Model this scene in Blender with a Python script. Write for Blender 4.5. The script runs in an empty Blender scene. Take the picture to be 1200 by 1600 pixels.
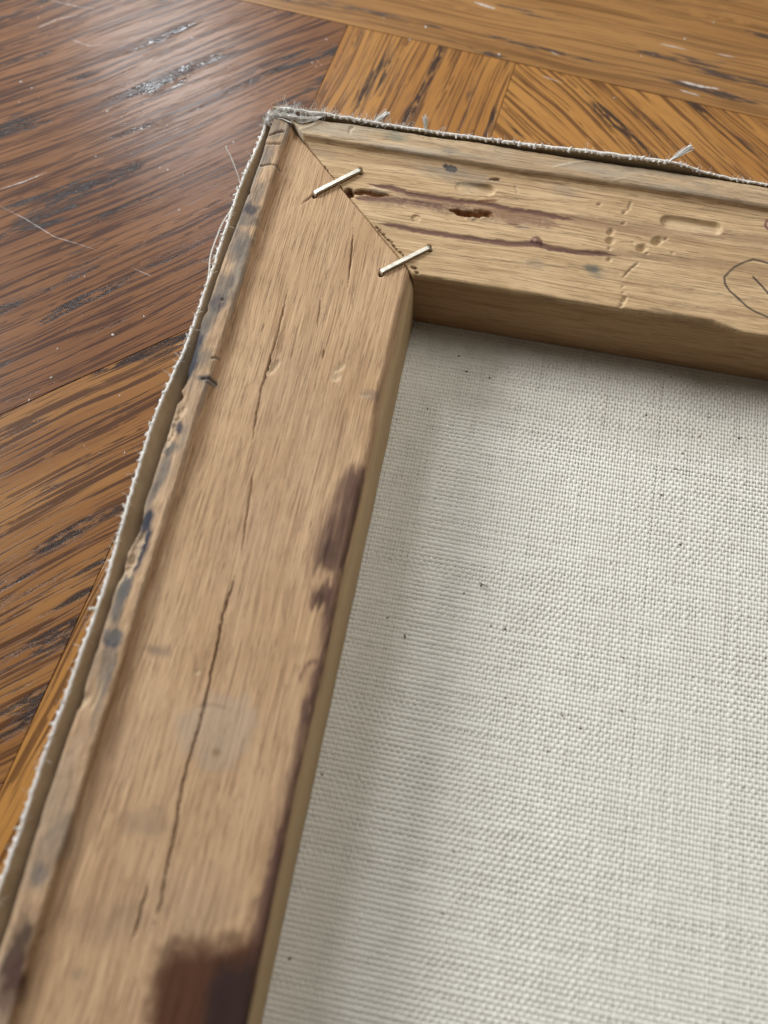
import bpy, math, random
import numpy as np
from mathutils import Vector, Matrix

# ------------------------------------------------------------------ camera, light, exposure
# lengths in this script are millimetres of the real thing; 1 Blender unit = 10 mm
S = 0.1
scene = bpy.context.scene
COL = scene.collection
CAM_POS = np.array([58.2961, -152.9041, 147.7001])
CAM_ROT = (0.3551, -0.0026, 0.1953)
F_PX = 1202.0

cam_data = bpy.data.cameras.new('camera')
cam = bpy.data.objects.new('camera', cam_data)
COL.objects.link(cam)
cam.location = [float(v) * S for v in CAM_POS]
cam.rotation_mode = 'XYZ'
cam.rotation_euler = CAM_ROT
cam_data.sensor_fit = 'HORIZONTAL'
cam_data.sensor_width = 36.0
cam_data.lens = 36.0 * F_PX / 1200.0
cam_data.clip_start = 0.5
cam_data.clip_end = 1000
cam_data.dof.use_dof = True
cam_data.dof.focus_distance = 18.7
cam_data.dof.aperture_fstop = 0.115
scene.camera = cam

world = bpy.data.worlds.new('World')
scene.world = world
world.use_nodes = True
wbg = world.node_tree.nodes['Background']
wbg.inputs[0].default_value = (1.0, 0.88, 0.74, 1)
wbg.inputs[1].default_value = 0.075

def area_lamp(name, az, el, dist, w, h, power, col, target=(40, -30, 0)):
    """a rectangular area lamp; az counted from +x, both in degrees"""
    d = Vector((math.cos(math.radians(az)) * math.cos(math.radians(el)),
                math.sin(math.radians(az)) * math.cos(math.radians(el)), math.sin(math.radians(el))))
    L = bpy.data.lights.new(name, 'AREA')
    L.shape = 'RECTANGLE'; L.size = w; L.size_y = h; L.energy = power; L.color = col
    o = bpy.data.objects.new(name, L)
    t = Vector(target) * S
    o.location = t + d * dist
    o.rotation_euler = (t - o.location).to_track_quat('-Z', 'Y').to_euler()
    COL.objects.link(o)
    return o

area_lamp('window_lamp_behind', 120, 37, 90, 17, 15, 33000, (0.90, 0.96, 1.0), (-10, 20, -10))
area_lamp('window_lamp_side', 163, 29, 100, 38, 30, 92000, (0.94, 0.98, 1.0))
area_lamp('overhead_fill_lamp', 58, 63, 80, 46, 46, 27000, (1.0, 0.97, 0.93))  # added overhead fill for the upward faces, not a known source

scene.view_settings.view_transform = 'Standard'
scene.view_settings.look = 'None'
scene.view_settings.exposure = 0.17
scene.view_settings.gamma = 1.0

# ------------------------------------------------------------------ helpers
random.seed(7)
RNG = np.random.default_rng(11)

def rot_matrix():
    return np.array(cam.rotation_euler.to_matrix())
RM = rot_matrix()

def at(px, py, z=0.0):
    """the point of the plane z (mm) that the photograph shows at pixel (px, py) of 1200x1600"""
    d = RM @ np.array([(px - 600) / F_PX, -(py - 800) / F_PX, -1.0])
    t = (z - CAM_POS[2]) / d[2]
    return (CAM_POS + t * d)[:2]

def pts(lst, z=0.0):
    return np.array([at(x, y, z) for x, y in lst])

def vnoise(x, y, seed=0):
    """smooth value noise in 0..1"""
    x = np.asarray(x, float); y = np.asarray(y, float)
    xi = np.floor(x).astype(np.int64); yi = np.floor(y).astype(np.int64)
    fx = x - xi; fy = y - yi
    fx = fx * fx * (3 - 2 * fx); fy = fy * fy * (3 - 2 * fy)
    def h(a, b):
        n = (a * 374761393 + b * 668265263 + seed * 974711) & 0xFFFFFFFF
        n = ((n ^ (n >> 13)) * 1274126177) & 0xFFFFFFFF
        n = n ^ (n >> 16)
        return (n & 0xFFFF) / 65535.0
    return (h(xi, yi) * (1 - fx) + h(xi + 1, yi) * fx) * (1 - fy) + (h(xi, yi + 1) * (1 - fx) + h(xi + 1, yi + 1) * fx) * fy

def fbm(x, y, seed=0, octv=3):
    r = 0; a = .5; t = 0
    for k in range(octv):
        r = r + a * vnoise(x * 2 ** k, y * 2 ** k, seed + 17 * k); t += a; a *= .5
    return r / t

def sstep(a, b, x):
    t = np.clip((x - a) / (b - a), 0, 1)
    return t * t * (3 - 2 * t)

def mesh_from(name, V, F, smooth=True):
    """V (n,3) in mm, F (m,4) quads or list of index tuples"""
    me = bpy.data.meshes.new(name)
    V = np.ascontiguousarray(np.asarray(V, np.float64) * S, dtype=np.float32)
    if isinstance(F, np.ndarray):
        k = F.shape[1]
        me.vertices.add(len(V)); me.vertices.foreach_set('co', V.ravel())
        me.loops.add(F.size); me.loops.foreach_set('vertex_index', F.astype(np.int32).ravel())
        me.polygons.add(len(F))
        me.polygons.foreach_set('loop_start', np.arange(0, F.size, k, dtype=np.int32))
        me.polygons.foreach_set('loop_total', np.full(len(F), k, dtype=np.int32))
        me.update(calc_edges=True)
    else:
        me.from_pydata([tuple(map(float, v)) for v in V], [], F); me.update()
    me.polygons.foreach_set('use_smooth', np.full(len(me.polygons), smooth, dtype=bool))
    me.update()
    return me

ROOTZ = {}
def link(name, me, mat, parent=None, kind=None, label=None):
    o = bpy.data.objects.new(name, me)
    COL.objects.link(o)
    if mat: me.materials.append(mat)
    if parent is not None:
        o.parent = parent
        w = ROOTZ.get(parent.name, Vector((0, 0, 0)))
        o.location = -w
        ROOTZ[o.name] = Vector((0, 0, 0))
    if kind: o['kind'] = kind
    if label: o['label'] = label
    return o

def thing(name, label, cat, loc):
    o = bpy.data.objects.new(name, None)
    o.empty_display_size = 1
    COL.objects.link(o)
    o.location = Vector(loc) * S
    o['label'] = label; o['category'] = cat
    ROOTZ[o.name] = o.location.copy()
    return o

def grid_faces(n, m):
    i = np.arange((n - 1) * (m - 1)); r = i // (m - 1); c = i % (m - 1)
    a = r * m + c
    return np.stack([a, a + 1, a + m + 1, a + m], -1)

def seg_dist(X, Y, P):
    """distance from points to polyline P and the fraction along it"""
    best = np.full(X.shape, 1e9); frac = np.zeros(X.shape)
    L = np.r_[0, np.cumsum(np.linalg.norm(np.diff(P, axis=0), axis=1))]
    for k in range(len(P) - 1):
        a, b = P[k], P[k + 1]; d = b - a; q = d @ d + 1e-12
        t = np.clip(((X - a[0]) * d[0] + (Y - a[1]) * d[1]) / q, 0, 1)
        e = np.hypot(X - a[0] - t * d[0], Y - a[1] - t * d[1])
        m = e < best
        best[m] = e[m]; frac[m] = ((L[k] + t * (L[k + 1] - L[k])) / L[-1])[m]
    return best, frac

def poly_inside(X, Y, P):
    ins = np.zeros(X.shape, bool)
    j = len(P) - 1
    for i in range(len(P)):
        xi, yi = P[i]; xj, yj = P[j]
        c = ((yi > Y) != (yj > Y)) & (X < (xj - xi) * (Y - yi) / (yj - yi + 1e-12) + xi)
        ins ^= c; j = i
    return ins

class Surface:
    """a field of points with a height and a layer of marks (dirt, stains, ink, painted shade)"""
    def __init__(s, X, Y, Z):
        s.X, s.Y, s.Z = X, Y, Z
        s.M = np.zeros(X.shape + (4,))
        s.Z0 = Z.copy()
    def sel(s, P, r):
        x0, y0 = P.min(0) - r; x1, y1 = P.max(0) + r
        return np.where((s.X > x0) & (s.X < x1) & (s.Y > y0) & (s.Y < y1) & (s.Z0 > -1.2))
    def paint(s, ix, m, c):
        m = np.clip(m, 0, 1); M = s.M[ix]; a = M[..., 3]; an = a + m - a * m
        c = np.asarray(c, float)
        rgb = (M[..., :3] * (a * (1 - m))[..., None] + c * m[..., None]) / np.maximum(an, 1e-6)[..., None]
        s.M[ix] = np.concatenate([rgb, an[..., None]], -1)
    def stroke(s, P, w, col=None, al=1.0, dz=0.0, soft=.5, taper=0.15, jag=0.0, seed=1, zw=None, grainy=0.0):
        P = np.asarray(P, float)
        if zw is None: zw = w
        R = max(w, zw) * 2.5 + 1
        ix = s.sel(P, R)
        if not len(ix[0]): return
        X, Y = s.X[ix], s.Y[ix]
        if jag:
            X = X + (fbm(X * .9, Y * .9, seed) - .5) * jag; Y = Y + (fbm(X * .9, Y * .9, seed + 5) - .5) * jag
        d, f = seg_dist(X, Y, P)
        tp = sstep(0, taper, f) * sstep(0, taper, 1 - f) if taper else 1.0
        tp = np.maximum(tp, .02)
        if col is not None:
            ww = w * tp
            m = 1 - sstep(ww * (1 - soft), ww * (1 + soft), d)
            if grainy: m = m * np.clip(1 - grainy + grainy * 2.2 * (vnoise(X * 2.6, Y * 2.6, seed + 9) - .15), 0, 1)
            s.paint(ix, m * al, col)
        if dz:
            ww = zw * tp
            s.Z[ix] += dz * tp * (1 - sstep(0, ww, d))
    def blob(s, c, rx, ry, ang=0, col=None, al=1, dz=0, soft=.4, noise=.5, freq=.8, seed=3, stretch=(1, 1)):
        c = np.asarray(c, float)
        ix = s.sel(np.array([c, c]), max(rx, ry) * 1.8 + .5)
        if not len(ix[0]): return
        X, Y = s.X[ix] - c[0], s.Y[ix] - c[1]
        a = math.radians(ang)
        u = (X * math.cos(a) + Y * math.sin(a)) / rx; v = (-X * math.sin(a) + Y * math.cos(a)) / ry
        d = np.hypot(u, v) + noise * (fbm((X + c[0]) * freq * stretch[0], (Y + c[1]) * freq * stretch[1], seed, 4) - .5) * 2
        m = 1 - sstep(1 - soft, 1 + soft, d)
        if col is not None: s.paint(ix, m * al, col)
        if dz: s.Z[ix] += dz * (1 - sstep(1 - soft, 1 + soft * .5, d))
    def slot(s, a, b, r, depth, wall=.35):
        a = np.asarray(a, float); b = np.asarray(b, float)
        ix = s.sel(np.array([a, b]), r + 1)
        X, Y = s.X[ix], s.Y[ix]
        d, f = seg_dist(X, Y, np.array([a, b]))
        dep = depth[0] + (depth[1] - depth[0]) * f
        s.Z[ix] -= dep * np.clip(1 - (d / r) ** 5, 0, 1) ** .9
        s.paint(ix, .5 * sstep(.1, .5, dep) * (1 - sstep(.9 * r, 1.05 * r, d)), (0.64, .49, .31))
    def gouge(s, c, L, W, ang, depth):
        """chisel-like dent: steep at its upper left, sloping out to the lower right"""
        c = np.asarray(c, float)
        ix = s.sel(np.array([c, c]), max(L, W) * 1.5)
        X, Y = s.X[ix] - c[0], s.Y[ix] - c[1]
        a = math.radians(ang)
        u = (X * math.cos(a) + Y * math.sin(a)) / L; v = (-X * math.sin(a) + Y * math.cos(a)) / W
        q = np.hypot(u, v * .85)
        s.Z[ix] -= depth * .62 * np.clip(1 - q ** 2.2, 0, 1) * (1 - .6 * v)
        s.paint(ix, .5 * (1 - sstep(.7, 1.1, q)), (0.62, .47, .30))

def tube(path, r, sides=6, twist=0, strands=1, sep=.5, closed_ends=True):
    """returns V, F of a tube (or twisted strands) along path (mm)"""
    P = np.asarray(path, float)
    L = np.r_[0, np.cumsum(np.linalg.norm(np.diff(P, axis=0), axis=1))]
    rm = float(np.mean(r)); n = max(4, int(L[-1] / (max(rm, .09) * 1.6)) + 2)
    t = np.linspace(0, L[-1], n)
    Q = np.stack([np.interp(t, L, P[:, k]) for k in range(3)], -1)
    for _ in range(3): Q[1:-1] = (Q[:-2] + 2 * Q[1:-1] + Q[2:]) / 4
    T = np.gradient(Q, axis=0); T /= np.linalg.norm(T, axis=1)[:, None] + 1e-9
    up = np.array([0.13, .21, 1.0]); A = np.cross(T, up); A /= np.linalg.norm(A, axis=1)[:, None] + 1e-9
    B = np.cross(T, A)
    rr = np.broadcast_to(np.asarray(r, float), (n,)) if np.ndim(r) == 0 else np.interp(t, np.linspace(0, L[-1], len(r)), r)
    Vs, Fs = [], []; off = 0
    for sidx in range(strands):
        if strands > 1:
            ph = twist * t + 2 * np.pi * sidx / strands
            C = Q + (A * np.cos(ph)[:, None] + B * np.sin(ph)[:, None]) * (rr * sep)[:, None]; q = rr * .62
        else:
            C = Q; q = rr
        th = np.linspace(0, 2 * np.pi, sides, endpoint=False)
        V = C[:, None, :] + (A[:, None, :] * np.cos(th)[None, :, None] + B[:, None, :] * np.sin(th)[None, :, None]) * q[:, None, None]
        Vs.append(V.reshape(-1, 3))
        i = np.arange(n - 1)[:, None] * sides; j = np.arange(sides)[None, :]
        a = i + j; b = i + (j + 1) % sides
        Fs.append(np.stack([a, b, b + sides, a + sides], -1).reshape(-1, 4) + off)
        off += n * sides
    return np.concatenate(Vs), np.concatenate(Fs)

def join(parts):
    Vs, Fs, off = [], [], 0
    for V, F in parts:
        Vs.append(V); Fs.append(F + off); off += len(V)
    return np.concatenate(Vs), np.concatenate(Fs)

# ------------------------------------------------------------------ materials
class NT:
    def __init__(s, name):
        s.m = bpy.data.materials.new(name); s.m.use_nodes = True
        s.t = s.m.node_tree; s.b = s.t.nodes['Principled BSDF']
    def n(s, typ, **kw):
        x = s.t.nodes.new(typ)
        for k, v in kw.items(): setattr(x, k, v)
        return x
    def l(s, a, b): s.t.links.new(a, b)
    def coords(s):
        return s.n('ShaderNodeTexCoord').outputs['Object']
    def mapping(s, vec, scale=(1, 1, 1), rot=(0, 0, 0), loc=(0, 0, 0)):
        m = s.n('ShaderNodeMapping')
        m.inputs['Scale'].default_value = scale; m.inputs['Rotation'].default_value = rot; m.inputs['Location'].default_value = loc
        s.l(vec, m.inputs['Vector']); return m.outputs[0]
    def noise(s, vec, scale=1, detail=3, rough=.5, dist=0):
        x = s.n('ShaderNodeTexNoise')
        x.inputs['Scale'].default_value = scale; x.inputs['Detail'].default_value = detail
        x.inputs['Roughness'].default_value = rough; x.inputs['Distortion'].default_value = dist
        s.l(vec, x.inputs['Vector']); return x.outputs['Fac']
    def ramp(s, f, lo, hi, a=0.0, b=1.0):
        x = s.n('ShaderNodeMapRange'); x.interpolation_type = 'SMOOTHSTEP'
        x.inputs['From Min'].default_value = lo; x.inputs['From Max'].default_value = hi
        x.inputs['To Min'].default_value = a; x.inputs['To Max'].default_value = b
        s.l(f, x.inputs['Value']); return x.outputs[0]
    def math(s, op, a, b=None, c=None):
        x = s.n('ShaderNodeMath', operation=op)
        for i, v in enumerate((a, b, c)):
            if v is None: continue
            if isinstance(v, (int, float)): x.inputs[i].default_value = v
            else: s.l(v, x.inputs[i])
        return x.outputs[0]
    def mix(s, f, a, b, mode='MIX'):
        x = s.n('ShaderNodeMix', data_type='RGBA', blend_type=mode)
        for sock, v in ((x.inputs[0], f), (x.inputs[6], a), (x.inputs[7], b)):
            if isinstance(v, (int, float)): sock.default_value = v
            elif isinstance(v, tuple): sock.default_value = v + (1,) if len(v) == 3 else v
            else: s.l(v, sock)
        return x.outputs[2]
    def bump(s, h, strength, dist, normal=None):
        x = s.n('ShaderNodeBump'); x.inputs['Strength'].default_value = strength; x.inputs['Distance'].default_value = dist
        s.l(h, x.inputs['Height'])
        if normal: s.l(normal, x.inputs['Normal'])
        return x.outputs[0]

def wood_bar_material(name, along, light, mid, dark, fleck, ring=0.0, warm=(0.3, .17, .09)):
    """bare softwood/beech: fine fibres along one axis, marks from the 'mark' layer"""
    k = NT(name); c = k.coords()
    def sc(a, b):                                  # a along the grain, b across
        return (a, b, b) if along == 'x' else (b, a, b)
    wob = k.noise(k.mapping(c, sc(.12, .5)), 1, 2)
    wv = k.n('ShaderNodeVectorMath', operation='ADD')
    comb = k.n('ShaderNodeCombineXYZ')
    k.l(k.math('MULTIPLY', k.math('SUBTRACT', wob, .5), .5), comb.inputs['Y' if along == 'x' else 'X'])
    k.l(c, wv.inputs[0]); k.l(comb.outputs[0], wv.inputs[1]); c2 = wv.outputs[0]
    broad = k.noise(k.mapping(c, sc(.35, 1.1)), 1, 3)
    fibre = k.noise(k.mapping(c2, sc(.3, 25)), 1, 4, .6)
    fine = k.noise(k.mapping(c2, sc(.9, 46)), 1, 3, .6)
    dash = k.noise(k.mapping(c2, sc(.7, 30), loc=(3, 5, 1)), 1, 3, .55)
    dash2 = k.noise(k.mapping(c2, sc(.6, 26), loc=(9, 2, 4)), 1, 3, .55)
    col = k.mix(k.ramp(broad, .3, .7), mid, light)
    col = k.mix(k.ramp(fibre, .40, .62, 0, .36), col, dark)
    col = k.mix(k.ramp(fine, .42, .68, 0, .35), col, dark)
    col = k.mix(k.ramp(dash, .575, .63, 0, .42), col, fleck)
    gl = k.noise(k.mapping(c2, sc(.05, 5.5), loc=(1, 4, 2)), 1, 2, .5)
    gl = k.math('ABSOLUTE', k.math('SUBTRACT', gl, .5))
    col = k.mix(k.ramp(gl, .006, .03, .3, 0), col, dark)
    pore = k.noise(k.mapping(c2, sc(2.2, 52), loc=(6, 1, 8)), 1, 2, .5)
    col = k.mix(k.ramp(pore, .62, .68, 0, .6), col, fleck)
    col = k.mix(k.ramp(dash2, .585, .65, 0, .4), col, tuple(min(1, v * 1.3) for v in light))
    if ring:
        rg = k.noise(k.mapping(c2, sc(.05, 2.2)), 1, 2, .5)
        col = k.mix(k.ramp(rg, .52, .66, 0, ring), col, warm)
    spot = k.noise(c, 5, 3, .6)
    col = k.mix(k.ramp(spot, .68, .8, 0, .35), col, (0.2, .16, .12))
    at_ = k.n('ShaderNodeAttribute', attribute_name='mark')
    # stains soak in along the fibres, so their edge breaks up with the grain
    al = k.math('MULTIPLY', at_.outputs['Alpha'], k.ramp(fibre, .25, .65, 1.0, .96))
    col = k.mix(al, col, at_.outputs['Color'])
    k.l(col, k.b.inputs['Base Color'])
    k.b.inputs['Roughness'].default_value = .7
    k.b.inputs['Specular IOR Level'].default_value = .14
    h = k.math('ADD', k.math('MULTIPLY', fibre, 1.0), k.math('MULTIPLY', fine, .35))
    h = k.math('SUBTRACT', h, k.math('MULTIPLY', k.ramp(dash, .575, .63), .8))
    k.l(k.bump(h, .62, .022), k.b.inputs['Normal'])
    return k.m

M_LEFT = wood_bar_material('bare_wood_left', 'y', (0.59, .395, .235), (0.50, .32, .18), (0.32, .185, .10), (0.14, .075, .04))
M_TOP = wood_bar_material('bare_wood_top', 'x', (0.66, .475, .28), (0.55, .38, .21), (0.34, .205, .10), (0.18, .10, .055), ring=.45, warm=(.25, .14, .07))

def cloth_material(name, c1, c2, rough=.85, bump=.5):
    k = NT(name); c = k.coords()
    a = k.noise(c, 2.2, 4, .6); f = k.noise(k.mapping(c, (9, 9, 9)), 3, 3, .7)
    col = k.mix(k.ramp(a, .3, .7), c1, c2)
    col = k.mix(k.ramp(f, .5, .8, 0, .25), col, tuple(v * .7 for v in c2))
    k.l(col, k.b.inputs['Base Color'])
    k.b.inputs['Roughness'].default_value = rough
    k.b.inputs['Specular IOR Level'].default_value = .2
    k.b.inputs['Sheen Weight'].default_value = .15
    k.l(k.bump(f, bump, .01), k.b.inputs['Normal'])
    return k.m

def translucent(m, amt):
    t = m.node_tree; b = t.nodes['Principled BSDF']; out = t.nodes['Material Output']
    tr = t.nodes.new('ShaderNodeBsdfTranslucent'); mx = t.nodes.new('ShaderNodeMixShader')
    t.links.new(b.inputs['Base Color'].links[0].from_socket, tr.inputs['Color'])
    mx.inputs[0].default_value = amt
    t.links.new(b.outputs[0], mx.inputs[1]); t.links.new(tr.outputs[0], mx.inputs[2]); t.links.new(mx.outputs[0], out.inputs['Surface'])
    return m
M_CANVAS = cloth_material('primed_canvas_cotton', (0.72, .70, .63), (0.68, .655, .585))
M_FLAP = cloth_material('canvas_edge_cotton', (0.47, .37, .24), (0.38, .29, .18))
M_YARN = translucent(cloth_material('raw_cotton_yarn', (0.93, .90, .88), (0.93, .90, .83)), .2)
M_FIBRE = translucent(cloth_material('cotton_fibre', (0.95, .94, .9), (0.93, .91, .86)), .25)

def plain(name, col, rough=.5, metal=0.0, spec=.5):
    k = NT(name); c = k.coords(); n = k.noise(c, 7, 4, .6)
    k.l(k.mix(k.ramp(n, .3, .7), tuple(v * .75 for v in col), col), k.b.inputs['Base Color'])
    k.b.inputs['Roughness'].default_value = rough; k.b.inputs['Metallic'].default_value = metal
    k.b.inputs['Specular IOR Level'].default_value = spec
    k.l(k.bump(n, .25, .01), k.b.inputs['Normal'])
    return k.m
M_STEEL = plain('staple_steel', (0.72, .68, .59), .45, 1.0)
M_SEED = plain('dark_seed_fleck', (0.10, .06, .04), .8)
M_SCRATCH = plain('varnish_scratch', (0.62, .55, .50), .45)
M_DUST = plain('white_dust', (0.75, .72, .68), .7)
M_CORE = plain('table_core_wood', (0.05, .025, .012), .7)

def oak_material(name, light, mid, line, streak, line_amt=.8, streak_lo=.57, pore_len=.55, coat=1.0, glint=.65):
    """varnished oak veneer; local x runs along the grain"""
    k = NT(name); c = k.coords()
    info = k.n('ShaderNodeObjectInfo')
    off = k.n('ShaderNodeVectorMath', operation='SCALE'); off.inputs[0].default_value = (31, 17, 5)
    k.l(info.outputs['Random'], off.inputs['Scale'])
    ad = k.n('ShaderNodeVectorMath', operation='ADD'); k.l(c, ad.inputs[0]); k.l(off.outputs[0], ad.inputs[1]); c = ad.outputs[0]
    wob = k.noise(k.mapping(c, (.14, .3, .3)), 1, 2)
    comb = k.n('ShaderNodeCombineXYZ')
    k.l(k.math('MULTIPLY', k.math('SUBTRACT', wob, .5), .7), comb.inputs['Y'])
    wv = k.n('ShaderNodeVectorMath', operation='ADD'); k.l(c, wv.inputs[0]); k.l(comb.outputs[0], wv.inputs[1]); c2 = wv.outputs[0]
    broad = k.noise(k.mapping(c2, (.12, .9, 1)), 1, 3)
    l1 = k.noise(k.mapping(c2, (pore_len, 9.5, 1)), 1, 4, .6)
    l2 = k.noise(k.mapping(c2, (pore_len * 3, 22, 1), loc=(4, 3, 0)), 1, 2, .5)
    s1 = k.noise(k.mapping(c2, (.22, 1.9, 1), loc=(7, 1, 0)), 1, 3, .55)
    s2 = k.noise(k.mapping(c2, (1.3, 9, 1), loc=(2, 8, 0)), 1, 4, .65)
    cl = k.noise(k.mapping(c2, (.035, 2.6, 1), loc=(5, 2, 0)), 1, 3, .5)
    cl = k.ramp(k.math('ABSOLUTE', k.math('SUBTRACT', cl, .5)), .006, .026, 1, 0)
    brk = k.ramp(k.noise(k.mapping(c2, (1.6, 3, 1)), 1, 2), .38, .5)
    cl = k.math('MULTIPLY', cl, brk)
    lines = k.math('MAXIMUM', k.ramp(l1, .525, .575), k.math('MULTIPLY', cl, .9)); l2r = k.ramp(l2, .56, .66)
    stre = k.math('MULTIPLY', k.ramp(s1, streak_lo, streak_lo + .07), k.ramp(s2, .40, .52))
    col = k.mix(k.ramp(broad, .32, .68), mid, light)
    col = k.mix(k.math('MULTIPLY', lines, line_amt), col, line)
    col = k.mix(k.math('MULTIPLY', l2r, .55), col, line)
    col = k.mix(k.math('MULTIPLY', stre, .92), col, streak)
    k.l(col, k.b.inputs['Base Color'])
    k.b.inputs['Roughness'].default_value = .5
    k.b.inputs['Specular IOR Level'].default_value = .12
    h = k.math('MULTIPLY', stre, -1.0)
    h = k.math('SUBTRACT', h, k.math('MULTIPLY', lines, .45))
    h = k.math('SUBTRACT', h, k.math('MULTIPLY', l2r, .3))
    orange = k.noise(c, 3.5, 2, .5)
    h = k.math('ADD', h, k.math('MULTIPLY', orange, .12))
    nb = k.bump(h, .35, .008)
    k.l(nb, k.b.inputs['Normal'])
    pit = k.noise(k.mapping(c2, (9, 34, 1)), 1, 3, .75)
    h2 = k.math('SUBTRACT', k.math('MULTIPLY', h, .8), k.math('MULTIPLY', k.math('MULTIPLY', stre, k.ramp(pit, .45, .6)), 1.5))
    k.l(k.ramp(stre, 0, .8, .19 * coat, glint), k.b.inputs['Coat Weight'])
    k.l(k.ramp(stre, 0, .8, .25, .05), k.b.inputs['Coat Roughness'])
    k.b.inputs['Coat IOR'].default_value = 1.55
    k.l(k.bump(h2, .45, .013), k.b.inputs['Coat Normal'])
    return k.m

M_OAK_BROWN = oak_material('oak_veneer_brown', (0.225, .096, .036), (0.165, .066, .024), (0.052, .018, .009), (0.018, .010, .010), line_amt=.92, pore_len=.22)
M_OAK_MID = oak_material('oak_veneer_tawny', (0.30, .138, .042), (0.22, .093, .028), (0.07, .026, .010), (0.022, .012, .010), line_amt=.9, pore_len=.22, glint=.2)
M_OAK_GOLD = oak_material('oak_veneer_gold', (0.41, .195, .052), (0.33, .145, .035), (0.11, .044, .014), (0.03, .015, .010), line_amt=.85, streak_lo=.575, pore_len=.2, glint=.3)
M_OAK_BORDER = oak_material('oak_border_gold', (0.35, .178, .06), (0.28, .135, .042), (0.12, .052, .018), (0.04, .021, .014), line_amt=.6, streak_lo=.585, pore_len=.12)

# ------------------------------------------------------------------ the table
TABLE_Z = -20.2
table = thing('table', 'varnished oak table top of angled veneer panels under the stretched canvas frame', 'table', (0, 0, TABLE_Z))
TO = np.array([5.3, 61.2]); TA = math.radians(-6.0)
TU = np.array([math.cos(TA), math.sin(TA)]); TV = np.array([-TU[1], TU[0]])

def clip_poly(P, p, n):
    """keep the side of the line through p where (x-p).n >= 0"""
    out = []
    for i in range(len(P)):
        a, b = P[i], P[(i + 1) % len(P)]
        da, db = (a - p) @ n, (b - p) @ n
        if da >= 0: out.append(a)
        if (da >= 0) != (db >= 0): out.append(a + (b - a) * da / (da - db))
    return out

def inset(P, g):
    P = [np.asarray(q, float) for q in P]
    out = list(P); area = sum(P[i][0] * P[(i + 1) % len(P)][1] - P[(i + 1) % len(P)][0] * P[i][1] for i in range(len(P)))
    sgn = 1 if area > 0 else -1
    for i in range(len(P)):
        a, b = P[i], P[(i + 1) % len(P)]; d = (b - a) / np.linalg.norm(b - a); n = np.array([-d[1], d[0]]) * sgn
        out = clip_poly(out, a + n * g, n)
    return out

def veneer(name, P, grain_deg, mat, label=None, drop=0.0):
    """one veneer piece: its outline in world mm, thickness 0.8 mm, softly eased top edge; local x = grain"""
    P = [np.asarray(q, float) for q in P]
    c = sum(P) / len(P); a = math.radians(grain_deg)
    R = np.array([[math.cos(a), math.sin(a)], [-math.sin(a), math.cos(a)]])
    top = inset(P, .16); mid_ = inset(P, .10)
    if len(top) != len(mid_): top = mid_
    n = len(mid_); V = []
    for ring, z in ((top, 0 - drop), (mid_, -.05 - drop), (mid_, -.8)):
        for q in ring:
            w = R @ (q - c); V.append((w[0], w[1], z))
    F = [tuple(range(n))]
    for r in (0, 1):
        for i in range(n):
            j = (i + 1) % n
            F.append((r * n + i, (r + 1) * n + i, (r + 1) * n + j, r * n + j))
    me = mesh_from(name, np.array(V), F, smooth=False)
    o = bpy.data.objects.new(name, me); COL.objects.link(o); me.materials.append(mat)
    o.parent = table
    o.location = (c[0] * S, c[1] * S, 0); o.rotation_euler = (0, 0, a)
    if label: o['label'] = label
    return o

def T(u, v): return TO + TU * u + TV * v
A_GR, C_GR = 40.5, -43.0
Bw = 52.5
# border board along the far side
veneer('border_board', [T(-150, 0), T(330, 0), T(330, 120), T(-150, 120)], math.degrees(TA), M_OAK_BORDER, 'straight grained border board')
# narrow centre piece whose grain runs across the border
veneer('veneer_panel', [T(0, -340), T(Bw, -340), T(Bw, 0), T(0, 0)], math.degrees(TA) + 90 - 4, M_OAK_GOLD, 'narrow panel with grain running towards the border')
# left wing, cut along its grain into three
ga = np.array([math.cos(math.radians(A_GR)), math.sin(math.radians(A_GR))]); na = np.array([-ga[1], ga[0]])
wing = [T(-330, -340), T(0, -340), T(0, 0), T(-330, 0)]
ps = at(0, 648, TABLE_Z)
up = clip_poly(wing, ps, na); lo = clip_poly(wing, ps, -na)
veneer('veneer_panel', up, A_GR, M_OAK_BROWN, 'wide dark panel with slanting grain left of the frame')
veneer('veneer_panel', lo, A_GR, M_OAK_MID, 'lighter orange panel with slanting grain beside the lower left bar')
# right wing
gc = np.array([math.cos(math.radians(C_GR)), math.sin(math.radians(C_GR))]); nc = np.array([-gc[1], gc[0]])
wing = [T(Bw, -340), T(330, -340), T(330, 0), T(Bw, 0)]
pc = T(Bw + 150, 0)
veneer('veneer_panel', clip_poly(wing, pc, -nc), C_GR, M_OAK_GOLD, 'golden panel with grain slanting the other way behind the frame')
veneer('veneer_panel', clip_poly(wing, pc, nc), C_GR, M_OAK_BROWN)
core = [T(-330, -340), T(330, -340), T(330, 120), T(-330, 120)]
V = np.array([(q[0], q[1], z) for z in (-.4, -25) for q in core])
me = mesh_from('table_core', V, [(0, 1, 2, 3), (7, 6, 5, 4), (0, 4, 5, 1), (1, 5, 6, 2), (2, 6, 7, 3), (3, 7, 4, 0)], smooth=False)
o = bpy.data.objects.new('tabletop_core', me); COL.objects.link(o); me.materials.append(M_CORE); o.parent = table
# border left of x: fill beyond the border board
veneer('border_board', [T(-330, 0), T(-150, 0), T(-150, 120), T(-330, 120)], math.degrees(TA), M_OAK_BROWN)

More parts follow.
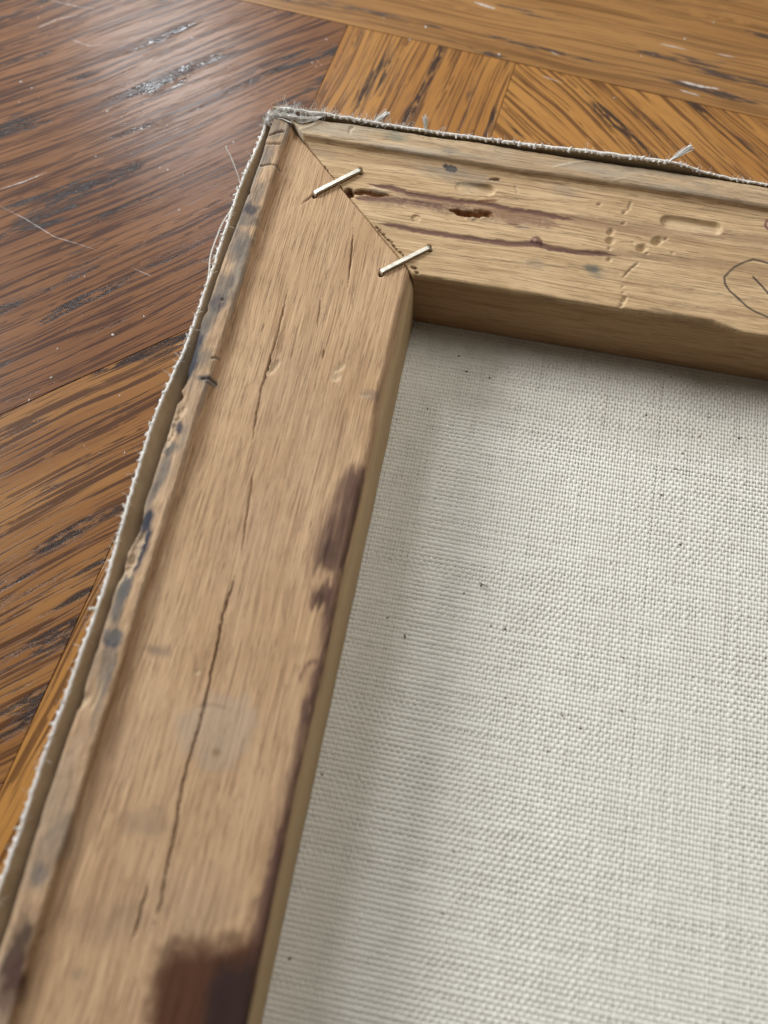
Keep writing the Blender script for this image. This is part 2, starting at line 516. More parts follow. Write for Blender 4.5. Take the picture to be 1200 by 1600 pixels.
def ribbon(P, w, z, taper=True, wob=.0):
    P = np.asarray(P, float)
    L = np.r_[0, np.cumsum(np.linalg.norm(np.diff(P, axis=0), axis=1))]
    n = max(3, int(L[-1] / .8)); t = np.linspace(0, L[-1], n)
    Q = np.stack([np.interp(t, L, P[:, k]) for k in range(2)], -1)
    D = np.gradient(Q, axis=0); D /= np.linalg.norm(D, axis=1)[:, None]; N = np.stack([-D[:, 1], D[:, 0]], -1)
    ww = w * (np.sin(np.pi * np.clip(t / L[-1], 0, 1)) ** .5 if taper else 1) * RNG.uniform(.4, 1.1, n)
    ww = np.maximum(ww, .01)
    A = Q + N * ww[:, None] / 2; B = Q - N * ww[:, None] / 2
    V = np.zeros((n, 2, 3)); V[:, 0, :2] = A; V[:, 1, :2] = B; V[..., 2] = z
    return V.reshape(-1, 3), grid_faces(n, 2)

zt = TABLE_Z + .02
for P, w in (([(0, 322), (40, 342), (85, 370), (128, 383), (150, 390)], .16), ([(205, 418), (238, 432)], .14),
             ([(110, 61), (140, 72), (160, 70)], .2), ([(75, 0), (120, 10), (150, 14)], .2), ([(55, 45), (90, 30), (125, 22)], .3),
             ([(0, 296), (40, 283), (75, 268)], .3), ([(222, 140), (262, 120)], .2), ([(845, 118), (880, 130)], .3),
             ([(1060, 126), (1095, 135), (1125, 139)], .9), ([(1060, 140), (1095, 150)], .6), ([(740, 3), (775, 14)], 1.0),
             ([(1030, 68), (1075, 78)], .5), ([(1120, 84), (1150, 90)], .35), ([(860, 80), (875, 88)], .3)):
    V, F = ribbon(pts(P, zt), w, zt)
    link('scratch', mesh_from('scratch', V, F), M_SCRATCH, table)

def flecks(n_or_pos, size, z, seed):
    """small irregular chips lying on a surface"""
    r = np.random.default_rng(seed); parts = []
    for (x, y) in n_or_pos:
        s = size * r.uniform(.5, 1.4); a = r.uniform(0, 6.28); e = r.uniform(.25, 1)
        k = 6; th = np.linspace(0, 2 * np.pi, k, endpoint=False)
        rr = s * r.uniform(.6, 1.1, k)
        X = rr * np.cos(th); Y = rr * np.sin(th) * e
        ring = np.stack([x + X * math.cos(a) - Y * math.sin(a), y + X * math.sin(a) + Y * math.cos(a), np.full(k, z)], -1)
        topr = ring.copy(); topr[:, :2] = (x, y) + (ring[:, :2] - (x, y)) * .6; topr[:, 2] = z + s * .45
        V = np.concatenate([ring, topr, [[x, y, z + s * .5]]])
        F = [(i, (i + 1) % k, k + (i + 1) % k, k + i) for i in range(k)] + [(k + i, k + (i + 1) % k, 2 * k, 2 * k) for i in range(k)]
        parts.append((V, np.array(F)))
    return join(parts)

dust_px = [(255, 107), (268, 115), (250, 262), (262, 265), (286, 272), (280, 328), (132, 432), (225, 495), (176, 523), (106, 516),
           (90, 545), (80, 590), (46, 625), (187, 618), (190, 183), (168, 174), (60, 28), (33, 128), (50, 138), (430, 20), (510, 62),
           (488, 98), (497, 96), (502, 101), (494, 104), (445, 150), (665, 42), (600, 28), (155, 708), (195, 708), (235, 148), (320, 132),
           (1002, 88), (960, 153), (780, 85), (1070, 61), (1115, 35), (30, 160), (205, 240), (150, 245), (300, 60), (365, 222), (640, 62)]
r = np.random.default_rng(5)
rnd = [(r.uniform(-90, 0), r.uniform(-90, 60)) for _ in range(70)] + [(r.uniform(0, 130), r.uniform(5, 90)) for _ in range(25)]
P1 = [tuple(at(x, y, TABLE_Z)) for x, y in dust_px]
V, F = join([flecks(P1, .38, TABLE_Z, 1), flecks(rnd, .13, TABLE_Z, 2)])
d = link('dust_specks', mesh_from('dust_specks', V, F), M_DUST)
d['kind'] = 'stuff'; d['label'] = 'white dust specks scattered over the varnished table'; d['category'] = 'dust'
d.location = (0, 0, 0)

# ------------------------------------------------------------------ the stretched canvas
BOT = -18.6                       # level of the canvas, the front face of the bars
HL = 2.1                          # height of the raised outer lip above the flat of the bars
frame = thing('canvas_frame', 'back of a stretched artist canvas, worn wooden stretcher corner held by two staples', 'canvas frame', (0, 0, TABLE_Z))

def bar_grid(ctrl, counts, b, to_xy, start, end):
    """ctrl(b) -> list of (a, z) arrays over b; returns arrays A(n_u, n_b)"""
    C = ctrl(b)                                       # K x (a, z) with shape (n_b,)
    A, Z = [], []
    for k in range(len(C) - 1):
        m = counts[k]
        for i in range(m):
            f = i / m
            A.append(C[k][0] * (1 - f) + C[k + 1][0] * f); Z.append(C[k][1] * (1 - f) + C[k + 1][1] * f)
    A.append(C[-1][0]); Z.append(C[-1][1])
    A = np.array(A); Z = np.array(Z)
    for _ in range(3):
        A[1:-1] = (A[:-2] + 2 * A[1:-1] + A[2:]) / 4; Z[1:-1] = (Z[:-2] + 2 * Z[1:-1] + Z[2:]) / 4
    t = (b - b[0]) / (b[-1] - b[0])
    s0 = start(A[:, :1])                              # where the mitre cuts
    # keep the lengthwise spacing even but start at the mitre
    B = s0 + (end - s0) * t[None, :]
    return A, B, Z

def interp_edge(tab, b, sm=4.0):
    s, v = np.array(tab, float).T
    y = np.interp(b, s, v)
    k = int(sm / (b[1] - b[0])); w = np.hanning(2 * k + 3); w /= w.sum()
    return np.convolve(np.pad(y, k + 1, mode='edge'), w, mode='valid')

# ---- left bar
LB = np.arange(-0.6, 236, .27)
def left_ctrl(b):
    jag = (fbm(b * .35, b * 0 + 3, 5, 4) - .5)
    xo = interp_edge([(0, .7), (8.7, .58), (18, .8), (32, .37), (45, -.2), (62, -.5), (72, .15), (85, .1), (97, .05), (111, .3), (122, -.3),
                      (131, .07), (149, .15), (160, -.1), (172, 0), (186, .3), (240, .3)], b) + .35 * jag
    # broken-off splinters on the outer edge
    for c, w, dpt in ((78.5, 2.5, .5), (82.5, 1.5, .8), (113, 5, .55), (121, 3.0, .5), (147, 2.2, .3), (60, 1.2, .3), (26, .8, .3)):
        xo = xo + dpt * np.clip(1 - ((b - c) / w) ** 2, 0, 1) * (.6 + .8 * fbm(b * 1.5, b * 0, 9))
    xl = interp_edge([(0, 5.0), (17, 5.3), (35, 5.2), (50, 5.3), (71, 5.2), (85, 4.9), (98, 5.1), (113, 5.3), (126, 5.2), (136, 5.5), (166, 5.4), (240, 5.6)], b) + .25 * (fbm(b * .5, b * 0 + 9, 8) - .5)
    xg = interp_edge([(0, 6.3), (35, 6.6), (52, 6.8), (67, 6.4), (84, 6.7), (100, 6.75), (113, 6.4), (134, 6.1), (162, 6.1), (184, 6.3), (240, 6.8)], b)
    xi = interp_edge([(0, 41.6), (42, 41.3), (53, 42.1), (86, 42), (113, 42.5), (135, 42.3), (160, 42.6), (183, 43), (240, 43.3)], b) + .2 * (fbm(b * .25, b * 0 + 1, 2) - .5)
    o = np.ones_like(b)
    return [(xo - .15, BOT * o), (xo - .1, -1.0 * o), (xo, (HL - .55) * o), (xo + .45, HL * o - .12), (xl - .35, HL * o), (xl + .1, (HL - .35) * o), (xg - .35, .3 * o), (xg + .15, 0 * o),
            (xi - .4, 0 * o), (xi + .25, -.35 * o), (43.75 * o, -4 * o), (44.1 * o, BOT * o)]
def left_start(a):
    return np.where(a > 2.85, a - 2.85, (a - 2.85) * .3) + .25 + .22 * (fbm(a * .8, a * 0, 3) - .3)
A, B, Z = bar_grid(left_ctrl, [6, 5, 3, 24, 4, 8, 4, 210, 5, 8, 8], LB, None, left_start, 236.0)
LX, LY, LZ = A, -B, Z
sfL = Surface(LX, LY, LZ)

# broad fibre relief and hand-worn unevenness
flat = (LZ > -.6)
def relief_left(s):
    X, Y = s.X, s.Y
    g = fbm(X * 2.9 + 1.5 * fbm(X * .2, Y * .03, 4), Y * .11, 21, 2)
    s.Z += np.where(flat, (g - .5) * .05, 0)
    s.Z += np.where(flat, (fbm(X * .12, Y * .05, 31) - .5) * .35, 0)
    lip = s.Z0 > 1.0
    s.Z += np.where(lip, (fbm(X * .5, Y * .25, 41, 4) - .5) * .5, 0)
    # sides: unevenness across
    side = (~flat)
    s.X += np.where(side, (fbm(s.Z * .3, Y * .08, 51) - .5) * .25, 0)
relief_left(sfL)
# the inner side is tinted paler and yellower
ixs = np.where((sfL.Z0 < -.6) & (sfL.X > 20))
sfL.paint(ixs, .65 * sstep(.6, 3.0, -sfL.Z0[ixs]), (0.56, .415, .225))

# small random checks along the grain
r = np.random.default_rng(3)
for k in range(45):
    x, y = r.uniform(7.5, 41.5), r.uniform(-205, -6)
    if -y < x: continue
    L = r.uniform(3, 14); P = [(x, y), (x - r.uniform(-.25, .35), y - L / 2), (x - r.uniform(-.3, .3), y - L)]
    sfL.stroke(P, .09, (0.16, .095, .06), r.uniform(.2, .6), -r.uniform(.05, .2), soft=.8, taper=.45, zw=.2, seed=k)
# the two long cracks
dk = (0.085, .045, .028)
sfL.stroke(pts([(455, 430), (447, 465), (439, 500), (430, 536), (419, 569), (407, 614), (397, 668), (391, 722)]), .12, dk, .7, -.6, soft=.5, taper=.25, jag=.5, zw=.26)
sfL.stroke(pts([(427, 548), (419, 569), (410, 600)]), .16, (0.14, .08, .06), .6, -.4, soft=.7, taper=.3, jag=.8, zw=.35)
sfL.stroke(pts([(397, 728), (393, 755), (389, 785), (382, 835), (376, 875)]), .12, dk, .5, -.4, soft=.7, taper=.2, jag=.4, zw=.3)
sfL.stroke(pts([(377, 870), (375, 880), (361, 922), (348, 961), (340, 1006), (330, 1051), (321, 1096), (311, 1137), (297, 1180), (284, 1232), (273, 1300), (261, 1354), (252, 1405), (240, 1447), (222, 1486)]),
           .15, dk, .9, -1.0, soft=.45, taper=.15, jag=.5, zw=.28)
sfL.stroke(pts([(234, 1366), (227, 1398), (219, 1426), (210, 1460), (201, 1483)]), .22, (0.13, .075, .045), .7, -.6, soft=.7, taper=.3, jag=.5, zw=.4)
sfL.stroke(pts([(553, 343), (550, 385), (547, 420), (542, 462)]), .11, dk, .8, -.6, soft=.6, taper=.4, jag=.3, zw=.3)
sfL.stroke(pts([(502, 455), (500, 480), (494, 520)]), .09, dk, .6, -.4, soft=.6, taper=.4, jag=.3, zw=.3)
sfL.stroke(pts([(508, 540), (503, 565)]), .11, dk, .6, -.5, taper=.4, zw=.3)
sfL.stroke(pts([(497, 298), (480, 312), (466, 322)]), .16, (0.2, .12, .08), .7, -.4, taper=.4, zw=.4)
# dents
for (x, y, l, w, an, dp) in ((428, 572, 2.2, .8, 60, .7), (424, 580, 1.6, .6, 60, .5), (530, 575, 1.8, .7, 50, .45), (524, 590, 1.5, .9, 40, .3), (570, 618, 1.6, .5, 10, .2), (309, 1050, .7, .5, 20, .4)):
    sfL.gouge(at(x, y), l, w, an, dp)
# purple-brown stains
PB = (0.085, .040, .033); PD = (0.028, .014, .014); BR = (0.075, .028, .014)
def stain(s, poly, col, al, seed, soft=2.4, streak=1.0, solid=0.0):
    """an area stain whose edge frays along the grain (grain runs in y)"""
    P = pts(poly); ix = s.sel(P, 3)
    X, Y = s.X[ix], s.Y[ix]
    X2 = X + (fbm(X * .8, Y * .2, seed, 3) - .5) * 2.2 * streak; Y2 = Y + (fbm(X * 1.6, Y * .25, seed + 3, 3) - .5) * 6 * streak
    d, _ = seg_dist(X2, Y2, np.vstack([P, P[:1]])); ins = poly_inside(X2, Y2, P)
    sd = np.where(ins, d, -d)
    m = sstep(-soft * .6, soft, sd) * np.maximum(solid, .62 + .6 * fbm(X * 2.0, Y * .14, seed + 8, 3))
    s.paint(ix, np.clip(m, 0, 1) * al, col)
stain(sfL, [(540, 725), (580, 730), (560, 830), (540, 900), (482, 895), (492, 850), (512, 790)], PB, .88, 1)
stain(sfL, [(556, 760), (575, 750), (545, 890), (530, 880), (545, 810)], PD, .85, 2)
stain(sfL, [(500, 850), (530, 845), (520, 885), (492, 885)], PD, .6, 3)
stain(sfL, [(488, 915), (530, 905), (520, 970), (505, 985), (500, 955), (486, 950)], PB, .95, 4, 1.6)
stain(sfL, [(497, 918), (508, 915), (502, 945), (490, 945)], PD, .85, 5, 1.0)
stain(sfL, [(512, 975), (524, 970), (508, 1040), (500, 1060), (492, 1110), (478, 1125), (470, 1120), (485, 1075), (490, 1045), (470, 1050), (465, 1040), (495, 1035)], PB, .95, 6, 1.0)
stain(sfL, [(474, 1100), (484, 1098), (472, 1165), (455, 1250), (440, 1320), (430, 1320), (450, 1230), (460, 1170)], PB, .75, 7, 1.0)
stain(sfL, [(432, 1290), (448, 1290), (430, 1400), (412, 1500), (386, 1500), (395, 1440), (398, 1400), (418, 1350)], PB, .85, 8, .9)
stain(sfL, [(300, 1488), (345, 1492), (380, 1475), (400, 1455), (415, 1480), (388, 1640), (230, 1660), (238, 1570), (250, 1515), (275, 1493)], BR, .98, 9, 1.8, .12, 1.0)
stain(sfL, [(300, 1510), (380, 1495), (388, 1640), (240, 1660), (250, 1570), (265, 1520)], BR, .8, 12, 2.2, .12, 1.0)
stain(sfL, [(330, 1500), (352, 1490), (405, 1480), (385, 1640), (310, 1660), (318, 1560)], PD, .98, 10, 1.8, .15, 1.0)
stain(sfL, [(345, 1510), (405, 1490), (385, 1640), (325, 1660), (330, 1560)], PD, .8, 13, 1.8, .15, 1.0)
r = np.random.default_rng(44)
for yy in np.arange(760, 1480, 16):                  # mottling that follows the worn inner edge
    xe = np.interp(yy, [730, 890, 1066, 1280, 1507], [566, 537, 495, 450, 403]) - r.uniform(0, 9)
    sfL.blob(at(xe, yy), r.uniform(.5, 1.5), r.uniform(1.5, 4.5), -4, PB, r.uniform(.05, .5), soft=.8, noise=.9, freq=1.0, seed=int(yy), stretch=(1.5, .4))
for x, y, rx, ry in ((292, 1497, 3, 3), (262, 1520, 2.5, 3.5), (370, 1478, 3, 2.5), (318, 1490, 3.5, 2.0), (246, 1560, 1.5, 5)):
    sfL.blob(at(x, y), rx, ry, 0, BR, .7, soft=.9, noise=.9, freq=.5, seed=x)
# pale rubbed patch, grey smudges
sfL.blob(at(345, 1140), 7, 6.5, 20, (0.40, .31, .23), .55, soft=.3, noise=.5, freq=.3, seed=4)
sfL.stroke(pts([(300, 1104), (330, 1101), (345, 1103), (362, 1110)]), .3, (0.22, .14, .10), .45, soft=.8, taper=.3, jag=.6)
sfL.blob(at(338, 1176), .9, .7, 0, (0.22, .13, .07), .7, soft=.6)
for x, y, rx, ry, al in ((225, 1290, 3.5, 2.2, .35), (180, 1440, 7, 4, .22), (300, 1400, 8, 5, .18), (255, 1020, 1.8, 1.0, .4), (240, 1015, 2.4, .5, .4), (122, 1522, 1.4, 1.0, .4), (580, 617, 2.4, 1.0, .45),
                         (440, 600, 6, 9, .12), (400, 830, 7, 12, .12), (500, 690, 6, 8, .1), (190, 1170, 4, 6, .15)):
    sfL.blob(at(x, y), rx, ry, 0, (0.17, .13, .10), al, soft=.7, noise=.8, freq=.4, seed=int(x))
# the lip: grey grime, blue-black paint, cross cuts
ixl = np.where((sfL.Z0 > 1.35))
g = fbm(sfL.X[ixl] * .25, sfL.Y[ixl] * .06, 77, 4)
fade = 1 - .55 * sstep(80, 150, -sfL.Y[ixl])
sfL.paint(ixl, (.15 + .75 * sstep(.35, .7, g)) * fade, (0.27, .23, .19))
NAVY = (0.035, .04, .06); GREY = (0.12, .115, .11)
for x, y, rx, ry, c_, al in ((392, 328, 1.7, 1.9, NAVY, .75), (386, 345, 2.4, 1.6, GREY, .6), (378, 375, 2.2, 3.6, GREY, .55), (405, 300, 1.6, 3.5, GREY, .45), (420, 240, 1.4, 3.2, GREY, .55), (428, 205, 1.5, 3, GREY, .5), (368, 395, 2.4, 3.2, GREY, .5),
                             (345, 455, 2.6, 5, GREY, .6), (337, 475, 2, 2.4, NAVY, .5), (325, 500, 1.6, 4, GREY, .55), (306, 545, 1.0, 4.2, NAVY, .8), (300, 572, 1.0, 3.0, NAVY, .85), (322, 592, 2.2, .9, GREY, .8), (318, 560, 1.6, 2.4, GREY, .5),
                             (277, 668, 1.2, 1.7, NAVY, .75), (266, 698, 1.6, 1.7, GREY, .75), (252, 735, 1.4, 4, GREY, .5), (238, 770, .8, 3, GREY, .6),
                             (231, 812, 1.0, 3.6, NAVY, .92), (226, 848, 1.2, 3.4, NAVY, .95), (212, 880, .9, 2.4, NAVY, .8), (196, 915, 1.2, 3.4, GREY, .8), (184, 950, 1.0, 4, GREY, .7),
                             (175, 1003, 1.5, 1.0, NAVY, .8), (178, 992, 1.8, 1.3, GREY, .8), (170, 1030, 1.6, 6.0, GREY, .5), (158, 1090, .8, 8, GREY, .35), (60, 1370, 1.6, 2.0, GREY, .6), (85, 1320, 2, 5, GREY, .35), (28, 1490, 2.0, 5.5, PD, .75), (14, 1550, 2.0, 4.5, PB, .6)):
    sfL.blob(at(x, y, HL), rx, ry, 0, c_, min(1, al * 1.15), soft=.45, noise=.6, freq=.8, seed=int(y), stretch=(1.4, .5))
for P, al in (([(404, 259), (420, 257), (438, 259)], .9), ([(414, 214), (430, 208), (446, 203)], .7), ([(411, 224), (425, 224), (441, 224)], .6), ([(313, 592), (325, 591), (337, 593)], .7), ([(345, 470), (350, 466)], .5), ([(330, 560), (342, 557)], .6)):
    Q = pts(P, HL); sfL.stroke(Q, .17, (0.08, .06, .05), al, -.55, soft=.5, taper=.1, jag=.3, zw=.45)
    sfL.stroke(Q + [0, -.42], .16, (0.62, .52, .42), al * .6, .12, soft=.6, taper=.2, jag=.3, zw=.3)
# fresh broken wood where the edge splintered
for x, y, rx, ry in ((268, 672, .9, 2.4), (263, 690, .5, 2.5), (212, 862, .7, 4.2), (205, 885, .6, 2.5), (283, 645, .7, 2.0), (186, 905, .5, 3)):
    sfL.blob(at(x, y, HL), rx, ry, -8, (0.56, .41, .27), .85, -.45, soft=.4, noise=.7, freq=1.1, seed=int(x))
sfL.gouge(at(128, 1096, HL), 2.0, .9, 60, .9); sfL.gouge(at(152, 1085, HL), 3.5, .4, 85, .5)

# edge worn where flat meets inside
def finish_bar(name, s, A, B, Z, label):
    n, m = s.X.shape
    V = np.stack([s.X, s.Y, s.Z], -1)
    # closing wall at the mitred end and under side
    wall = V[:, :1].copy(); wall[:, 0, 2] = BOT
    V2 = np.concatenate([wall, V], 1)
    M2 = np.concatenate([s.M[:, :1], s.M], 1)
    F = grid_faces(n, m + 1)
    me = mesh_from(name, V2.reshape(-1, 3), F)
    at_ = me.color_attributes.new('mark', 'FLOAT_COLOR', 'POINT')
    at_.data.foreach_set('color', M2.reshape(-1, 4).astype(np.float32).ravel())
    return me

me = finish_bar('left_bar', sfL, A, B, Z, '')
bar_left = link('stretcher_bar', me, M_LEFT, frame, label='left stretcher bar, long cracks and purple-brown stains at its inner edge')

# ---- top bar
TB = np.arange(0, 168, .25)
def top_ctrl(b):
    o = np.ones_like(b)
    yo = interp_edge([(0, .3), (12, .5), (26, .3), (40, .3), (55, .1), (70, .3), (98, .0), (121, .1), (170, .2)], b) + .4 * (fbm(b * .3, b * 0, 14, 4) - .5)
    yl = interp_edge([(0, 6.1), (39, 6.2), (56, 6.5), (70, 6.1), (88, 5.8), (102, 5.7), (116, 6.0), (170, 6)], b) + .2 * (fbm(b * .4, b * 0 + 4, 15) - .5)
    yi = interp_edge([(43, 40.0), (51, 40.2), (62, 40.2), (72, 39.8), (92, 39.2), (97, 40.2), (102, 41.0), (110, 40.9), (124, 40.5), (170, 40.3)], b, 2.5) + .3 * (fbm(b * .35, b * 0 + 1, 12) - .5)
    return [(yo - .1, BOT * o), (yo - .1, -1 * o), (yo, (HL - .5) * o), (yo + .4, HL * o - .1), (yl - .3, HL * o), (yl + .15, (HL - .3) * o), (yl + .75, .75 * o), (yl + 1.7, .32 * o), (yl + 3.6, 0 * o),
            (yi - .35, 0 * o), (yi + .12, -.4 * o), (40.2 * o, -3 * o), (40.0 * o, BOT * o)]
def top_start(a):
    return np.maximum(a + 2.85, 2.6) + .22 + .3 * (fbm(a * 1.2, a * 0 + 7, 23) - .3)
A, B, Z = bar_grid(top_ctrl, [6, 5, 3, 24, 4, 7, 5, 10, 170, 4, 8, 8], TB, None, top_start, 168.0)
sfT = Surface(B.copy(), -A.copy(), Z.copy())
flat = sfT.Z > -.6
X, Y = sfT.X, sfT.Y
sfT.Z += np.where(flat, (fbm(X * .10, Y * 1.8 + 1.2 * fbm(X * .03, Y * .3, 6), 61, 3) - .5) * .07, 0)
sfT.Z += np.where(flat, (fbm(X * .04, Y * .2, 62) - .5) * .35, 0)
sfT.Z += np.where(sfT.Z0 > 1, (fbm(X * .2, Y * .5, 63, 4) - .5) * .35, 0)
sfT.Y += np.where(~flat, (fbm(X * .08, sfT.Z * .3, 64) - .5) * .25, 0)
PU = (0.13, .062, .052); PU2 = (0.20, .115, .085); RB = (0.16, .06, .022); LT = (0.55, .42, .28)
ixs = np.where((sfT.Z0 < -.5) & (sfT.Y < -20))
sfT.paint(ixs, .6 * sstep(.5, 2.0, -sfT.Z0[ixs]), (0.30, .155, .07))  # inner side painted darker and browner, its shade put into the colour
# soft late-wood bands
for P, w, al in (([(868, 338), (930, 347), (1000, 355), (1080, 362), (1200, 376), (1290, 388)], 1.5, .55), ([(900, 394), (960, 396), (1042, 403), (1120, 412), (1200, 424), (1290, 436)], 1.3, .5),
                 ([(650, 300), (800, 312), (950, 318)], .6, .3), ([(960, 440), (1080, 455), (1200, 475)], .6, .3), ([(1040, 478), (1120, 486), (1200, 498)], .5, .35), ([(700, 400), (850, 415), (1000, 430)], .5, .25)):
    Q = pts(P); sfT.stroke(Q, w, (0.24, .145, .085), al, -.12, soft=.8, taper=.1, jag=1.0, seed=int(P[0][0]), zw=w * 1.2)
# upper resin line
sfT.stroke(pts([(549, 309), (595, 310), (650, 317), (696, 323), (760, 336), (840, 348), (885, 352)]), 1.6, PU2, .75, -.12, soft=.7, taper=.12, jag=1.6, seed=2, grainy=.5)
sfT.stroke(pts([(549, 308), (595, 311), (650, 316), (700, 325)]), .7, PU, .75, -.1, soft=.7, taper=.1, jag=.8, seed=5, grainy=.4)
sfT.stroke(pts([(567, 287), (613, 293), (643, 303), (687, 310), (723, 315), (760, 318), (800, 328), (840, 333), (868, 339), (905, 344)]), .75, PU, .9, -.28, soft=.5, taper=.12, jag=.7, seed=6, zw=1.0)
sfT.stroke(pts([(740, 316), (757, 314), (782, 312)]), .55, RB, .75, -.1, soft=.6, taper=.3, jag=.6, seed=7)
# split with a splinter near the mitre
sfT.stroke(pts([(541, 297), (552, 301), (567, 299), (589, 303), (615, 306)]), .75, RB, .95, -1.1, soft=.4, taper=.35, jag=.6, seed=8, zw=1.1)
sfT.blob(at(546, 301), 1.5, 1.1, -45, (0.10, .035, .015), .95, -1.7, soft=.3, noise=.3)
sfT.stroke(pts([(572, 292), (590, 297), (605, 300), (616, 299)]), .6, LT, .85, .35, soft=.4, taper=.3, jag=.3, zw=.9)
# open resin pocket
sfT.stroke(pts([(700, 327), (716, 331), (728, 334), (742, 335), (757, 334), (776, 336)]), .95, (0.19, .075, .022), .98, -1.5, soft=.3, taper=.22, jag=1.4, seed=9, zw=1.3)
sfT.stroke(pts([(716, 337), (730, 341), (739, 342), (745, 338), (760, 341), (772, 342)]), .5, LT, .8, .3, soft=.5, taper=.3, jag=1.2, seed=10, zw=.8)
sfT.blob(at(812, 340), 7, 1.6, -3, (0.27, .15, .085), .5, soft=.6, noise=.8, freq=.9, seed=3)
sfT.stroke(pts([(800, 355), (830, 356)]), .2, (0.15, .13, .13), .8, -.2, taper=.3, jag=.6)
sfT.stroke(pts([(790, 350), (815, 351)]), .25, PU, .6, -.2, taper=.3, jag=.6)
# lower resin line with a pin knot
sfT.stroke(pts([(582, 348), (613, 352), (650, 360), (687, 365), (723, 371), (760, 376), (800, 381), (836, 381), (860, 388), (900, 394), (930, 396), (975, 399)]), .72, PU, .92, -.3, soft=.5, taper=.1, jag=.6, seed=11, zw=1.0)
sfT.blob(at(836, 378), 1.5, 1.5, 0, PU, .85, .25, soft=.3, noise=.25)
sfT.blob(at(836, 377), .5, .5, 0, (0.38, .25, .18), .9, .2, soft=.4, noise=.2)
# routed slots
sfT.slot(at(722, 293), at(763, 297), 1.75, (.3, 1.25), .25)
sfT.slot(at(1045, 346), at(1117, 356), 1.95, (.95, 1.25), .25)
sfT.stroke(pts([(700, 286), (730, 287), (768, 289)]), .35, GREY, .5, soft=.8, taper=.3, jag=.4)
# dents and cuts
for x, y, L, W_, an, dp in ((936, 319, .9, .5, 45, .5), (984, 322, 1.9, .45, 80, .45), (976, 331, 1.0, .5, 60, .5), (975, 348, .9, .4, 40, .4), (954, 362, 1.4, .75, 65, .9), (953, 376, 1.3, .95, 50, 1.1), (952, 388, .7, .5, 70, .4),
                            (952, 405, 1.0, .55, 50, .6), (1003, 387, 1.6, 1.05, 45, 1.2), (1027, 376, 1.8, 1.1, 45, 1.3), (1040, 373, 1.0, .45, 45, .5), (1011, 395, .7, .35, 20, .4), (989, 379, .6, .35, 10, .35),
                            (973, 448, .7, .35, 45, .3), (974, 457, .7, .35, 30, .3), (975, 468, 1.3, .6, 60, .7), (972, 476, 1.1, .5, 50, .5), (1051, 395, .5, .3, 40, .3)):
    sfT.gouge(at(x, y), L, W_, an, dp * 1.35)
sfT.stroke(pts([(988, 379), (975, 378), (965, 378)]), .12, (0.2, .13, .09), .5, -.2, taper=.3, zw=.3)
sfT.stroke(pts([(1002, 407), (988, 418), (978, 428), (970, 438)]), .18, (0.55, .43, .3), .6, -.4, soft=.5, taper=.25, jag=.3, zw=.42)
sfT.stroke(pts([(804, 287), (807, 296), (811, 305)]), .15, LT, .8, -.3, taper=.3, zw=.4)
sfT.blob(at(775, 281), 1.1, .45, 10, (0.10, .06, .035), .9, -.7, soft=.3, noise=.3)
sfT.blob(at(767, 281), .5, .3, 40, (0.12, .08, .05), .7, -.3, soft=.3, noise=.3)
c0 = at(650, 341)
ix = sfT.sel(np.array([c0, c0]), 3); rr = np.hypot(sfT.X[ix] - c0[0], sfT.Y[ix] - c0[1])
sfT.Z[ix] -= .4 * (1 - sstep(.8, 1.25, rr))
# chipped fibres along the mitre and the inner corner
r = np.random.default_rng(9)
for k in range(13):
    f = k / 12; p = np.array(at(583 + 44 * f, 354 + 48 * f)) + [r.uniform(.1, .5), r.uniform(0, .3)]
    sfT.stroke([p, p + [r.uniform(.6, 1.4), -r.uniform(.0, .35)]], .22, (0.15, .085, .05), .8, -.6, taper=.3, zw=.45, seed=k)
sfT.blob(at(647, 418), .9, .45, -10, (0.16, .10, .05), .9, -.8, soft=.3, noise=.3)
sfT.blob(at(651, 425), .5, .35, -10, (0.16, .10, .05), .9, -.6, soft=.3, noise=.3)
for x, y in ((507, 261), (511, 266), (478, 228)):
    sfT.blob(at(x, y), .4, .4, 0, (0.07, .04, .03), .9, -.6, soft=.4, noise=.5)
# paint flecks and smudges
INK = (0.012, .014, .022)
sfT.stroke(pts([(694, 259), (699, 263), (704, 264), (709, 267), (714, 268)]), .55, INK, 1, .05, soft=.25, taper=.08, jag=.9, seed=31)
sfT.blob(at(703, 267), 1.1, .6, 0, INK, 1, soft=.2, noise=.5, freq=1.5)
for x, y, rx, ry, c_, al, z in ((922, 417, 1.6, 1.0, (0.12, .12, .10), .8, 0), (932, 425, 1.9, 1.3, (0.14, .14, .12), .65, 0), (838, 412, 2.2, 1.2, (0.22, .18, .14), .4, 0), (618, 213, 2.6, 1.1, (0.14, .20, .16), .6, HL), (620, 205, 1.4, .8, (0.15, .2, .16), .5, HL),
                                (705, 236, 3.4, 1.0, GREY, .5, HL), (700, 214, 3, .5, (0.16, .18, .22), .5, HL), (862, 238, .8, .4, INK, .8, HL), (720, 274, 8, 1.5, (0.24, .21, .18), .45, 0), (680, 272, 6, 1.4, (0.25, .22, .18), .3, 0),
                                (880, 300, 3, 1.6, (0.24, .2, .16), .35, 0), (1100, 290, 3, .8, (0.2, .15, .12), .4, HL), (985, 236, 3, .6, (0.25, .22, .19), .4, HL), (780, 470, 5, .8, (0.2, .13, .08), .4, 0), (1030, 484, 4, .5, (0.1, .07, .05), .55, 0), (505, 240, 5, 1.4, (0.24, .18, .13), .35, 0)):
    sfT.blob(at(x, y, z), rx, ry, -6, c_, al, soft=.6, noise=.8, freq=.7, seed=int(x), stretch=(.6, 1.3))
ixl = np.where(sfT.Z0 > 1.35)
g = fbm(sfT.X[ixl] * .06, sfT.Y[ixl] * .3, 78, 4)
